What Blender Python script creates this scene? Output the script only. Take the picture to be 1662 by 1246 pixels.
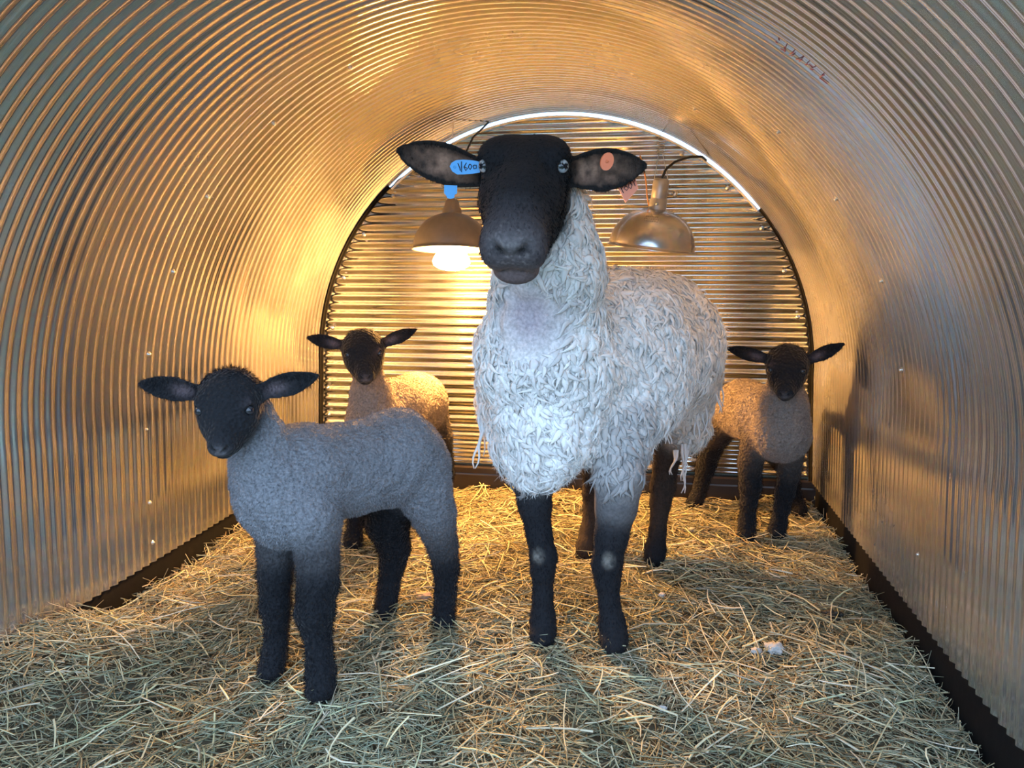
import bpy, math, random
import numpy as np
from mathutils import Vector, Matrix

# ------------------------------------------------------------------ camera, world, exposure
sc = bpy.context.scene
for o in list(bpy.data.objects):
    bpy.data.objects.remove(o)
rng = np.random.default_rng(7)
random.seed(7)

FPX = 1250.0                                   # focal length in pixels of the 1662x1246 frame
YAW, PITCH = math.radians(9.47), math.radians(8.78)
CAM = np.array([.297, 0.0, .785])
fw = np.array([-math.sin(YAW)*math.cos(PITCH), math.cos(YAW)*math.cos(PITCH), -math.sin(PITCH)])
rt = np.array([math.cos(YAW), math.sin(YAW), 0.0])
up = np.cross(rt, fw)
cd = bpy.data.cameras.new('camera')
cam = bpy.data.objects.new('camera', cd)
sc.collection.objects.link(cam)
cd.sensor_fit = 'HORIZONTAL'; cd.sensor_width = 36.0; cd.lens = 36.0*FPX/1662.0
cd.clip_start = .02; cd.clip_end = 200
M4 = Matrix(((rt[0], up[0], -fw[0], CAM[0]), (rt[1], up[1], -fw[1], CAM[1]), (rt[2], up[2], -fw[2], CAM[2]), (0, 0, 0, 1)))
cam.matrix_world = M4
sc.camera = cam

w = bpy.data.worlds.new('sky'); sc.world = w; w.use_nodes = True
nt = w.node_tree; nt.nodes.clear()
wo = nt.nodes.new('ShaderNodeOutputWorld'); bg = nt.nodes.new('ShaderNodeBackground')
tc = nt.nodes.new('ShaderNodeTexCoord'); sx = nt.nodes.new('ShaderNodeSeparateXYZ'); cr = nt.nodes.new('ShaderNodeValToRGB')
nt.links.new(tc.outputs['Generated'], sx.inputs[0]); nt.links.new(sx.outputs['Z'], cr.inputs[0])
cr.color_ramp.elements[0].position = 0.0; cr.color_ramp.elements[0].color = (.51, .71, 1.0, 1)
cr.color_ramp.elements[1].position = .7; cr.color_ramp.elements[1].color = (.46, .69, 1.0, 1)
nt.links.new(cr.outputs[0], bg.inputs['Color']); nt.links.new(bg.outputs[0], wo.inputs[0])
bg.inputs['Strength'].default_value = 4.8

BULB_STRENGTH = 1250.0
sc.view_settings.view_transform = 'Standard'
sc.view_settings.look = 'None'
sc.view_settings.gamma = 1.0
sc.view_settings.use_curve_mapping = False
sc.view_settings.exposure = 0.08
sc.cycles.use_denoising = True
sc.cycles.max_bounces = 10
sc.cycles.glossy_bounces = 6
sc.cycles.sample_clamp_indirect = 8.0
sc.cycles.caustics_reflective = True

# ------------------------------------------------------------------ helpers
def ray(x, y):
    return fw*FPX + rt*(x-831.0) + up*(623.0-y)
def atY(x, y, Y):                              # the point of the place seen at a pixel, at a known depth along the hut
    d = ray(x, y); return CAM + d*(Y-CAM[1])/d[1]
def K(x, y, Y, rpx):                           # joint: position and radius in metres
    p = atY(x, y, Y); return p, rpx*((p-CAM) @ fw)/FPX
def nrm(v):
    v = np.asarray(v, float); return v/np.linalg.norm(v)

def link(o, parent=None):
    sc.collection.objects.link(o)
    if parent is not None:
        o.parent = parent
        o.matrix_parent_inverse = parent.matrix_world.inverted()
    return o
def mesh(name, V, faces, mat=None, parent=None, col=None, smooth=True):
    """faces: list of int arrays (n,k) and / or lists of tuples"""
    V = np.asarray(V, np.float32)
    me = bpy.data.meshes.new(name)
    loops, starts, tot = [], [], 0
    for f in faces:
        f = np.asarray(f, np.int32)
        if f.size == 0: continue
        k = f.shape[1]
        starts.append(np.arange(len(f), dtype=np.int32)*k + tot)
        loops.append(f.ravel()); tot += f.size
    loops = np.concatenate(loops); starts = np.concatenate(starts)
    me.vertices.add(len(V)); me.vertices.foreach_set('co', V.ravel())
    me.loops.add(len(loops)); me.loops.foreach_set('vertex_index', loops)
    me.polygons.add(len(starts)); me.polygons.foreach_set('loop_start', starts)
    me.polygons.foreach_set('use_smooth', np.full(len(starts), smooth, dtype=bool))
    if col is not None:
        a = me.color_attributes.new('Col', 'FLOAT_COLOR', 'POINT')
        c = np.ones((len(V), 4), np.float32); c[:, :3] = col
        a.data.foreach_set('color', c.ravel())
    me.update(calc_edges=True); me.validate()
    if mat: me.materials.append(mat)
    o = bpy.data.objects.new(name, me)
    return link(o, parent)
class MB:                                      # collects simple shapes into one mesh
    def __init__(s): s.V, s.Q, s.T, s.n = [], [], [], 0
    def add(s, V, Q=(), T=()):
        V = np.asarray(V, float)
        if len(Q): s.Q.append(np.asarray(Q)+s.n)
        if len(T): s.T.append(np.asarray(T)+s.n)
        s.V.append(V); s.n += len(V)
    def box(s, lo, hi):
        x0, y0, z0 = lo; x1, y1, z1 = hi
        s.add([(x0,y0,z0),(x1,y0,z0),(x1,y1,z0),(x0,y1,z0),(x0,y0,z1),(x1,y0,z1),(x1,y1,z1),(x0,y1,z1)],
              [(0,3,2,1),(4,5,6,7),(0,1,5,4),(1,2,6,5),(2,3,7,6),(3,0,4,7)])
    def tube(s, pts, r, n=8, caps=True):
        pts = np.asarray(pts, float); m = len(pts)
        r = np.full(m, r) if np.isscalar(r) else np.asarray(r)
        T = np.gradient(pts, axis=0); T /= np.linalg.norm(T, axis=1)[:, None]+1e-12
        a = np.array([0, 0, 1.]) if abs(T[0, 2]) < .9 else np.array([1., 0, 0])
        N = nrm(np.cross(T[0], a)); V = []
        for i in range(m):
            N = nrm(N - T[i]*(N @ T[i])); B = np.cross(T[i], N)
            th = np.arange(n)*2*math.pi/n
            V.append(pts[i] + r[i]*(np.cos(th)[:, None]*N + np.sin(th)[:, None]*B))
        V = np.concatenate(V); Q = []
        for i in range(m-1):
            for j in range(n):
                Q.append((i*n+j, i*n+(j+1) % n, (i+1)*n+(j+1) % n, (i+1)*n+j))
        if caps:
            V = np.concatenate([V, pts[:1], pts[-1:]]); T3 = []
            for j in range(n):
                T3.append((m*n, (j+1) % n, j)); T3.append((m*n+1, (m-1)*n+j, (m-1)*n+(j+1) % n))
            s.add(V, Q, T3)
        else: s.add(V, Q)
    def lathe(s, prof, c=(0, 0, 0), R=None, n=48):
        th = np.arange(n)*2*math.pi/n; V, Q = [], []
        for (r, z) in prof:
            V.append(np.stack([r*np.cos(th), r*np.sin(th), np.full(n, z)], 1))
        V = np.concatenate(V)
        if R is not None: V = V @ np.asarray(R).T
        V = V + np.asarray(c)
        for i in range(len(prof)-1):
            for j in range(n):
                Q.append((i*n+j, i*n+(j+1) % n, (i+1)*n+(j+1) % n, (i+1)*n+j))
        s.add(V, Q)
    def build(s, name, mat, parent=None, smooth=True, auto=None):
        fs = []
        if s.Q: fs.append(np.concatenate(s.Q))
        if s.T: fs.append(np.concatenate(s.T))
        o = mesh(name, np.concatenate(s.V), fs, mat, parent, None, smooth)
        return o
def tag(o, label=None, cat=None, group=None, kind=None):
    if label: o['label'] = label
    if cat: o['category'] = cat
    if group: o['group'] = group
    if kind: o['kind'] = kind
    return o
def empty(name, loc):
    o = bpy.data.objects.new(name, None); o.location = loc; o.empty_display_size = .05
    sc.collection.objects.link(o); bpy.context.view_layer.update(); return o

def _hash(i, j, k, seed):
    n = (i*374761393 + j*668265263 + k*2147483647 + seed*974634777) & 0xffffffff
    n = ((n ^ (n >> 13))*1274126177) & 0xffffffff
    return ((n ^ (n >> 16)) & 0xffff)/65535.0*2-1
def noise(P, scale, seed=0):                   # value noise in [-1, 1]
    p = np.asarray(P, float)*scale; i = np.floor(p).astype(np.int64); f = p-i; f = f*f*(3-2*f); out = 0
    for a in (0, 1):
        for b in (0, 1):
            for c in (0, 1):
                ww = (f[:, 0] if a else 1-f[:, 0])*(f[:, 1] if b else 1-f[:, 1])*(f[:, 2] if c else 1-f[:, 2])
                out = out + ww*_hash(i[:, 0]+a, i[:, 1]+b, i[:, 2]+c, seed)
    return out

# ------------------------------------------------------------------ materials
def new_mat(name):
    m = bpy.data.materials.new(name); m.use_nodes = True
    b = m.node_tree.nodes['Principled BSDF']; return m, m.node_tree, b
def N(nt, t, **kw):
    n = nt.nodes.new(t)
    for k, v in kw.items():
        if k in n.inputs: n.inputs[k].default_value = v
        else: setattr(n, k, v)
    return n
def simple(name, col, rough=.6, metal=0.0, noise_amt=.0, scale=60, bump=0.0, spec=None):
    m, t, b = new_mat(name)
    b.inputs['Base Color'].default_value = (*col, 1); b.inputs['Roughness'].default_value = rough; b.inputs['Metallic'].default_value = metal
    if spec is not None: b.inputs['Specular IOR Level'].default_value = spec
    tc = N(t, 'ShaderNodeTexCoord'); nz = N(t, 'ShaderNodeTexNoise', Scale=scale, Detail=4.0)
    t.links.new(tc.outputs['Object'], nz.inputs['Vector'])
    if noise_amt:
        mx = N(t, 'ShaderNodeMix', data_type='RGBA'); mx.inputs[6].default_value = (*[c*(1-noise_amt) for c in col], 1)
        mx.inputs[7].default_value = (*[min(1, c*(1+noise_amt)) for c in col], 1)
        t.links.new(nz.outputs[0], mx.inputs[0]); t.links.new(mx.outputs[2], b.inputs['Base Color'])
    if bump:
        bp = N(t, 'ShaderNodeBump', Strength=bump, Distance=.002)
        t.links.new(nz.outputs[0], bp.inputs['Height']); t.links.new(bp.outputs[0], b.inputs['Normal'])
    return m
def galvanised(name, base=(.60, .61, .62), r0=.16, r1=.30, stretch=(40, 6, 6), scratch=True, haze=0.0):
    m, t, b = new_mat(name); b.inputs['Metallic'].default_value = 1.0
    tc = N(t, 'ShaderNodeTexCoord'); L = t.links.new
    n1 = N(t, 'ShaderNodeTexNoise', Scale=7.0, Detail=6.0, Roughness=.65); L(tc.outputs['Object'], n1.inputs['Vector'])
    vo = N(t, 'ShaderNodeTexVoronoi', Scale=90.0); L(tc.outputs['Object'], vo.inputs['Vector'])
    mr = N(t, 'ShaderNodeMapRange'); mr.inputs[1].default_value = .3; mr.inputs[2].default_value = .7
    mr.inputs[3].default_value = r0; mr.inputs[4].default_value = r1
    L(n1.outputs[0], mr.inputs[0])
    hs = N(t, 'ShaderNodeMix', data_type='RGBA'); hs.inputs[0].default_value = .06
    hs.inputs[6].default_value = (*base, 1); L(vo.outputs['Color'], hs.inputs[7])
    if scratch:                                  # pale scuffs and splashes
        mp = N(t, 'ShaderNodeMapping'); mp.inputs['Scale'].default_value = stretch; L(tc.outputs['Object'], mp.inputs['Vector'])
        n2 = N(t, 'ShaderNodeTexNoise', Scale=1.0, Detail=5.0, Roughness=.6); L(mp.outputs[0], n2.inputs['Vector'])
        r2 = N(t, 'ShaderNodeMapRange'); r2.inputs[1].default_value = .72; r2.inputs[2].default_value = .78; L(n2.outputs[0], r2.inputs[0])
        m2 = N(t, 'ShaderNodeMix', data_type='RGBA'); m2.inputs[7].default_value = (.85, .86, .88, 1)
        L(r2.outputs[0], m2.inputs[0]); L(hs.outputs[2], m2.inputs[6]); L(m2.outputs[2], b.inputs['Base Color'])
        ma = N(t, 'ShaderNodeMath', operation='MULTIPLY_ADD'); ma.inputs[1].default_value = .35; L(r2.outputs[0], ma.inputs[0]); L(mr.outputs[0], ma.inputs[2])
        L(ma.outputs[0], b.inputs['Roughness'])
    else:
        L(hs.outputs[2], b.inputs['Base Color']); L(mr.outputs[0], b.inputs['Roughness'])
    if haze:                                     # dull zinc bloom over the bright metal
        b2 = N(t, 'ShaderNodeBsdfPrincipled'); b2.inputs['Metallic'].default_value = 1.0; b2.inputs['Roughness'].default_value = .62
        b2.inputs['Base Color'].default_value = (.74, .75, .77, 1)
        n3 = N(t, 'ShaderNodeTexNoise', Scale=2.6, Detail=5.0, Roughness=.6); L(tc.outputs['Object'], n3.inputs['Vector'])
        r3 = N(t, 'ShaderNodeMapRange'); r3.inputs[1].default_value = .35; r3.inputs[2].default_value = .7; r3.inputs[3].default_value = haze*.5; r3.inputs[4].default_value = haze*1.7
        L(n3.outputs[0], r3.inputs[0]); mxs = N(t, 'ShaderNodeMixShader'); L(r3.outputs[0], mxs.inputs[0]); L(b.outputs[0], mxs.inputs[1]); L(b2.outputs[0], mxs.inputs[2])
        L(mxs.outputs[0], t.nodes['Material Output'].inputs[0])
    return m
def coat(name, rough=.85, sheen=.25, bump=.5, bscale=260.0, bdist=.003, sheen_col=(1, 1, 1), vor=False):
    m, t, b = new_mat(name); L = t.links.new
    at = N(t, 'ShaderNodeVertexColor'); at.layer_name = 'Col'
    tc = N(t, 'ShaderNodeTexCoord')
    nz = N(t, 'ShaderNodeTexNoise', Scale=bscale, Detail=3.0); L(tc.outputs['Object'], nz.inputs['Vector'])
    h = nz.outputs[0]
    if vor:
        v = N(t, 'ShaderNodeTexVoronoi', Scale=bscale*.7); v.feature = 'SMOOTH_F1'
        L(tc.outputs['Object'], v.inputs['Vector']); h = v.outputs['Distance']
    mx = N(t, 'ShaderNodeMix', data_type='RGBA', blend_type='MULTIPLY'); mx.inputs[0].default_value = 1.0
    mr = N(t, 'ShaderNodeMapRange'); mr.inputs[1].default_value = .3; mr.inputs[2].default_value = .7; mr.inputs[3].default_value = .75; mr.inputs[4].default_value = 1.2
    L(nz.outputs[0], mr.inputs[0]); L(at.outputs[0], mx.inputs[6]); L(mr.outputs[0], mx.inputs[7]); L(mx.outputs[2], b.inputs['Base Color'])
    b.inputs['Roughness'].default_value = rough; b.inputs['Specular IOR Level'].default_value = .25
    b.inputs['Sheen Weight'].default_value = sheen; b.inputs['Sheen Roughness'].default_value = .45; b.inputs['Sheen Tint'].default_value = (*sheen_col, 1)
    bp = N(t, 'ShaderNodeBump', Strength=bump, Distance=bdist); L(h, bp.inputs['Height']); L(bp.outputs[0], b.inputs['Normal'])
    return m
def attr_mat(name, rough=.6, spec=.3, trans=0.0):
    m, t, b = new_mat(name)
    at = N(t, 'ShaderNodeVertexColor'); at.layer_name = 'Col'
    t.links.new(at.outputs[0], b.inputs['Base Color'])
    b.inputs['Roughness'].default_value = rough; b.inputs['Specular IOR Level'].default_value = spec
    return m
def emit(name, col, s):
    m, t, b = new_mat(name)
    b.inputs['Base Color'].default_value = (*col, 1); b.inputs['Emission Color'].default_value = (*col, 1); b.inputs['Emission Strength'].default_value = s
    return m

M_arch = galvanised('galvanised_arch_sheet', stretch=(14, 60, 14), r0=.08, r1=.13, haze=.15)
M_back = galvanised('galvanised_end_sheet', stretch=(10, 10, 60), r0=.08, r1=.14, haze=.05)
M_trim = galvanised('galvanised_angle', base=(.75, .76, .77), r0=.3, r1=.45, scratch=False)
M_black = simple('black_rubber', (.004, .004, .0042), .8, spec=.15, noise_amt=.5, scale=30, bump=.4)
M_wood = simple('dark_stained_timber', (.009, .006, .005), .45, noise_amt=.6, scale=18, bump=.3)
M_screw = simple('zinc_screw', (.75, .75, .76), .3, 1.0)
M_alu = galvanised('spun_aluminium', base=(.56, .56, .59), r0=.20, r1=.22, scratch=False, haze=.0)
M_oldalu = simple('dull_aluminium', (.20, .18, .165), .5, .6, noise_amt=.35, scale=25)
M_inner = simple('polished_reflector', (.85, .82, .76), .25, 1.0)
M_plastic = simple('grey_socket', (.42, .41, .40), .4, .6, noise_amt=.15)
M_cord = simple('black_cord', (.012, .012, .012), .5)
M_bcord = simple('orange_cord', (.55, .22, .04), .5)
M_wire = simple('steel_wire', (.5, .48, .45), .35, 1.0)
M_bulb = emit('glowing_bulb', (1.0, .47, .115), BULB_STRENGTH)
M_coat = coat('black_coat', rough=.6, sheen=.12, bump=.35, bscale=420.0, bdist=.0015, sheen_col=(.75, .85, 1))
M_fleece = coat('fleece', rough=.9, sheen=.02, bump=.5, bscale=180.0, bdist=.003)
M_wool = coat('lamb_wool', rough=.9, sheen=.06, bump=.9, bscale=230.0, bdist=.006, vor=True)
M_hair = attr_mat('short_hair', .85, .06)
M_lock = attr_mat('wool_lock', .9, .1)
M_straw = attr_mat('straw', .55, .35)
M_hoof = simple('hoof_horn', (.012, .012, .014), .4)
M_blue = simple('blue_tag', (.045, .33, .72), .4)
M_orange = simple('orange_tag', (.80, .21, .09), .4)
M_ink = simple('black_ink', (.012, .012, .02), .6)
M_ground = simple('grass_outside', (.10, .125, .075), .9, noise_amt=.5, scale=5)
M_dung = simple('dark_droppings', (.02, .018, .014), .6, noise_amt=.4, scale=90, bump=.5)

# ------------------------------------------------------------------ the hut
D, R0, ZC = 2.65, .853, .432
Y0 = .70
PITCHC, AMP = .0285, .0031
def arch_profile(n_arc=88, n_leg=9, dr=0.0):
    pts = []
    for i in range(n_leg):
        t = i/n_leg; pts.append((-.864+dr + t*(.864-R0+.006), .068 + t*(ZC-.068)))
    for i in range(n_arc+1):
        a = math.pi*(1 - i/n_arc); pts.append((.006 + (R0-dr)*math.cos(a), ZC + (R0-dr)*math.sin(a)))
    for i in range(n_leg):
        t = (i+1)/n_leg; pts.append((R0+.006-dr + t*(.875-R0-.006), ZC - t*(ZC-.068)))
    return np.array(pts)
prof = arch_profile()
tg = np.gradient(prof, axis=0); tg /= np.linalg.norm(tg, axis=1)[:, None]
pn = np.stack([-tg[:, 1], tg[:, 0]], 1)       # outward normal
per = int((D-Y0)/PITCHC)
ys = np.linspace(Y0, D, per*14+1)
disp = AMP*np.sin(2*math.pi*(ys-Y0)/PITCHC)
V = np.zeros((len(ys), len(prof), 3))
V[:, :, 0] = prof[None, :, 0] + pn[None, :, 0]*disp[:, None]
V[:, :, 2] = prof[None, :, 1] + pn[None, :, 1]*disp[:, None]
# gentle unevenness of the bent sheet
ux = np.stack([np.tile(prof[:, 0], len(ys)), np.repeat(ys, len(prof)), np.tile(prof[:, 1], len(ys))], 1)
un = .0012*noise(ux, 3.0, 3).reshape(len(ys), len(prof))
V[:, :, 0] += pn[None, :, 0]*un; V[:, :, 2] += pn[None, :, 1]*un
V[:, :, 1] = ys[:, None]
def grid_quads(a, b):
    i = np.arange(a*b).reshape(a, b)
    return np.stack([i[:-1, :-1], i[:-1, 1:], i[1:, 1:], i[1:, :-1]], -1).reshape(-1, 4)
arch = mesh('wall_arch', V.reshape(-1, 3), [grid_quads(len(ys), len(prof))], M_arch)
tag(arch, 'curved galvanised corrugated steel sheet arching over the animals as walls and ceiling', kind='structure')
# back wall: sheet with ribs running sideways, cut to the arch
pz = .0310
zs = np.linspace(.06, ZC+R0-.004, int((ZC+R0-.064)/pz*14))
V, W = [], 80
for z in zs:
    if z < ZC: xl, xr = -.858, .868
    else:
        an = math.degrees(math.asin(min(1, (z-ZC)/R0)))
        gl, gr = .0105*min(1, max(0, (an-49)/6)), .0105*min(1, max(0, (an-37)/6))   # the sheet stops short of the arch near the top: daylight shows
        xl = .006-math.sqrt(max(1e-6, (R0-.004-gl)**2-(z-ZC)**2)); xr = .006+math.sqrt(max(1e-6, (R0-.004-gr)**2-(z-ZC)**2))
    t = np.linspace(0, 1, W); V.append(np.stack([xl+(xr-xl)*t, np.full(W, D-.006+.0033*math.sin(2*math.pi*z/pz)), np.full(W, z)], 1))
V = np.concatenate(V); V[:, 1] += .0012*noise(V*[1, 1, .3], 2.5, 5)
back = mesh('wall_back', V, [grid_quads(len(zs), W)[:, ::-1]], M_back)
tag(back, 'flat corrugated steel end wall behind the lamps with level ribs', kind='structure')
# black base strips, timber sill, angle round the end wall
b = MB(); b.box((-.90, Y0, -.08), (-.872, D, .10)); tag(b.build('trim_1', M_black, smooth=False), 'black base strip below the left wall sheet', kind='structure')
b = MB(); b.box((.884, Y0, -.08), (.912, D, .10)); tag(b.build('trim_2', M_black, smooth=False), 'black base strip below the right wall sheet', kind='structure')
b = MB(); b.box((-.90, D-.05, -.06), (.912, D-.012, .047)); b.box((-.90, D-.040, .050), (.912, D-.012, .070))
tag(b.build('trim_3', M_wood, smooth=False), 'dark timber sill along the foot of the end wall', kind='structure')
pr = arch_profile(dr=.003)
def arch_band(lo_, hi_, wd, name, mat, label, off=0.0, ret=.034):
    A = pr[lo_:hi_]; n_ = pn[lo_:hi_]; A = A - n_*off; B = A - n_*wd; m = len(A); V = []
    for (X_, Y) in ((A, D-.020), (B, D-.020), (B, D-.017), (A, D-.017), (A, D-ret), (A, D-.020)):
        V.append(np.stack([X_[:, 0], np.full(m, Y), X_[:, 1]], 1))
    V = np.concatenate(V); Q = []
    for (a, c) in ((0, 1), (1, 2), (2, 3), (4, 5)):
        for i in range(m-1): Q.append((a*m+i, a*m+i+1, c*m+i+1, c*m+i))
    tag(mesh(name, V, [Q], mat), label, kind='structure')
k1, k2 = 9+int((180-131)/180*88), 9+int((180-37)/180*88)
arch_band(k1, k2+1, .007, 'trim_4', M_trim, 'bright metal angle strip over the top of the end wall', .0095, .010)
arch_band(0, k1+1, .007, 'trim_5', M_black, 'thin black seal along the left edge of the end wall')
arch_band(k2, len(pr), .007, 'trim_6', M_black, 'thin black seal along the right edge of the end wall')
# screws round the end wall and along a lap of the arch sheets
def screw_at(p, n, parent, s=1.0):
    n = nrm(n); a = nrm(np.cross(n, [.3, .9, .2])); c = np.cross(n, a)
    b = MB(); R = np.stack([a, c, n], 1)
    b.lathe([(.0001, .0062*s), (.0030*s, .0060*s), (.0038*s, .0045*s), (.0038*s, .0018*s), (.0070*s, .0014*s), (.0072*s, 0)], p, R, 12)
    return b.build('screw', M_screw, parent)
for a in (171, 158, 146, 134, 121, 60, 47, 35, 24, 13, 2):
    a = math.radians(a); screw_at((.006+(R0-.034)*math.cos(a), D-.010, ZC+(R0-.034)*math.sin(a)), (0, -1, 0), back)
for z in (.34, .24, .14): screw_at((-.829, D-.010, z), (0, -1, 0), back); screw_at((.838, D-.010, z-.02), (0, -1, 0), back)
for a, Y in ((170, 1.617), (156.6, 1.631), (143.5, 1.645), (128.5, 1.66), (114, 1.675), (61, 2.07), (48, 1.76), (35.3, 1.744), (22.1, 1.73), (9, 1.73)):
    Y = Y0+PITCHC*(round((Y-Y0)/PITCHC)+.3); a = math.radians(a)
    screw_at((.006+(R0-.002)*math.cos(a), Y, ZC+(R0-.002)*math.sin(a)), (-math.cos(a), 0, -math.sin(a)), arch, .9)
for (X, Y, z) in ((-.853, 1.62, .40), (-.857, 1.62, .22), (-.857, 1.62, .12), (.872, 1.5, .33), (.87, 1.62, .20), (-.852, 1.3, .5)):
    screw_at((X, Y, z), (-np.sign(X), 0, 0), arch, .8)

# worn red mill print on the right of the arch
def at_arch(px, py):
    d = ray(px, py); lo, hi = 1e-4, 4e-3
    def out(t):
        p = CAM+d*t; x, z = p[0]-.006, p[2]-ZC
        return (x*x+z*z > (R0-.004)**2) if z > 0 else abs(x) > R0-.004
    for _ in range(40):
        md = (lo+hi)/2
        if out(md): hi = md
        else: lo = md
    return CAM+d*lo
M_red = simple('red_ink', (.30, .07, .09), .7)
b = MB()
for ln in ([(1259, 67), (1262, 70)], [(1267, 79), (1275, 83)], [(1273, 76), (1274, 84)], [(1281, 89), (1288, 85)], [(1284, 91), (1288, 89)], [(1292, 96), (1302, 97)], [(1297, 100), (1301, 96)],
           [(1307, 105), (1311, 104)], [(1313, 104), (1319, 109)], [(1315, 112), (1320, 113)], [(1331, 125), (1338, 121)], [(1330, 126), (1343, 136)]):
    b.tube([at_arch(*q) for q in ln], .0009, 5)
b.build('stamped_print', M_red, arch)
# ground outside and floor under the bedding
def hfloor(x, y):
    P = np.stack([x, y, np.zeros_like(x)], 1)
    h = .013*noise(P, 4.0, 11) + .010*noise(P, 12.0, 12) - .005
    bank = np.clip((-x-.62)/.23, 0, 1)*np.clip((1.52-y)/.3, 0, 1)
    h = h + .085*bank*bank*(3-2*bank) - .02*np.clip((x-.72)/.15, 0, 1)
    edge = np.clip((np.abs(x)-.70)/.16, 0, 1); h = h + .012*edge*np.clip((y-1.5)/.4, 0, 1)
    return h
gx, gy = np.meshgrid(np.linspace(-.871, .883, 90), np.linspace(.62, D-.05, 90), indexing='ij')
V = np.stack([gx.ravel(), gy.ravel(), hfloor(gx.ravel(), gy.ravel())-.008], 1)
M_floor = simple('trodden_bedding', (.085, .070, .042), .95, noise_amt=.6, scale=70, bump=1.0)
fl = mesh('floor', V, [grid_quads(90, 90)], M_floor); tag(fl, 'trodden bedding floor inside the hut', kind='structure')
b = MB(); b.add([(-14, -14, -.06), (14, -14, -.06), (14, 14, -.06), (-14, 14, -.06)], [(0, 1, 2, 3)])
tag(b.build('ground', M_ground), 'grassy ground outside the hut mouth', kind='structure')

# ------------------------------------------------------------------ straw
def straws(n, ymin, ymax, lmin, lmax, wmin, wmax, seed, pal, lift, xmin=-.86, xmax=.872, tilt=.10):
    g = np.random.default_rng(seed)
    x = g.uniform(xmin, xmax, n); y = g.uniform(ymin, ymax, n)
    L = lmin+(lmax-lmin)*g.random(n)**2.0; th = g.uniform(0, math.pi*2, n); wd = g.uniform(wmin, wmax, n)
    pit = g.normal(0, tilt, n); bend = g.normal(0, .18, n)*L; side = g.normal(0, .12, n)*L
    m = 4; s = np.linspace(-.5, .5, m)
    dx, dy = np.cos(th), np.sin(th)
    cx = x[:, None] + dx[:, None]*s*L[:, None] - dy[:, None]*(s**2*4-.5)*side[:, None]*.5
    cy = y[:, None] + dy[:, None]*s*L[:, None] + dx[:, None]*(s**2*4-.5)*side[:, None]*.5
    cx = np.clip(cx, -.868, .880); cy = np.minimum(cy, D-.055)
    hz = hfloor(cx.ravel(), cy.ravel()).reshape(n, m)
    cz = hz*.6 + hz.mean(1)[:, None]*.4 + lift*g.random(n)[:, None]**1.5 + s*np.sin(pit)[:, None]*L[:, None] + (s**2*4-.5)*bend[:, None]*.25
    cz = np.maximum(cz, hz-.004)
    C = np.stack([cx, cy, cz], -1)                     # n,m,3
    Nn = np.stack([-dy, dx, np.zeros(n)], -1)[:, None, :]
    U = np.array([0, 0, 1.0])
    tap = np.array([1.0, 1.0, .9, .6])
    hw = (wd[:, None]*tap*.5)[..., None]
    ro = g.uniform(0, math.pi, n); c_, s_ = np.cos(ro)[:, None, None], np.sin(ro)[:, None, None]
    A = Nn*c_ + U*s_; B = -Nn*s_ + U*c_
    V = np.stack([C + A*hw, C - A*hw*.5 + B*hw*.6, C - A*hw*.5 - B*hw*.6], 2)   # n,m,3,3
    V = V.reshape(-1, 3)
    base = np.arange(n)[:, None, None]*m*3
    Q = []
    for i in range(m-1):
        for j in range(3):
            Q.append([i*3+j, i*3+(j+1) % 3, (i+1)*3+(j+1) % 3, (i+1)*3+j])
    Q = (np.array(Q)[None]+base).reshape(-1, 4)
    pal = np.array(pal); ci = g.integers(0, len(pal), n)
    col = pal[ci]*(g.uniform(.45, 1.3, n)[:, None])
    patch = noise(np.stack([x, y, x*0], 1), 5.0, 21)
    col = col*(1+.34*patch[:, None]*np.array([1, 1.05, 1.25]))
    return V, Q, np.repeat(col, m*3, axis=0)
PAL = [(.60, .51, .30), (.55, .50, .31), (.46, .45, .29), (.36, .37, .24), (.30, .33, .22), (.50, .38, .20), (.26, .19, .11), (.64, .59, .42), (.40, .43, .31)]
PAL = [tuple(c_*.80 for c_ in q_) for q_ in PAL]
PAL_L = [(.62, .55, .36), (.55, .50, .30), (.45, .46, .28), (.66, .60, .45)]
parts = [straws(30000, .68, D-.06, .02, .09, .0013, .0032, 1, PAL, .010),
         straws(11000, .68, D-.06, .04, .13, .0018, .0040, 2, PAL, .020, tilt=.13),
         straws(2400, .68, D-.06, .06, .17, .0028, .0050, 3, PAL_L, .026, tilt=.10),
         straws(1200, 1.0, D-.06, .03, .10, .0012, .003, 4, PAL, .03, xmin=-.86, xmax=-.74, tilt=.35),
         straws(900, 1.0, D-.06, .03, .09, .0012, .003, 5, PAL, .03, xmin=.80, xmax=.872, tilt=.35)]
for i, (px, py) in enumerate(((437, 1092), (520, 1130), (625, 1002), (720, 1020), (880, 1040), (997, 1050), (948, 902), (1062, 917), (573, 890), (1212, 880), (1262, 874), (1125, 827), (1300, 840))):
    d = ray(px, py); q = CAM-d*CAM[2]/d[2]
    parts.append(straws(26, q[1]-.045, q[1]+.03, .03, .10, .0016, .0034, 60+i, PAL, .035, xmin=q[0]-.045, xmax=q[0]+.045, tilt=.3))
Vs, Qs, Cs, nn = [], [], [], 0
for (V, Q, c) in parts:
    Vs.append(V); Qs.append(Q+nn); Cs.append(c); nn += len(V)
st = mesh('straw_bedding', np.concatenate(Vs), [np.concatenate(Qs)], M_straw, None, np.concatenate(Cs))
tag(st, 'loose straw and hay strewn over the hut floor', 'straw', kind='stuff')

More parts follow.
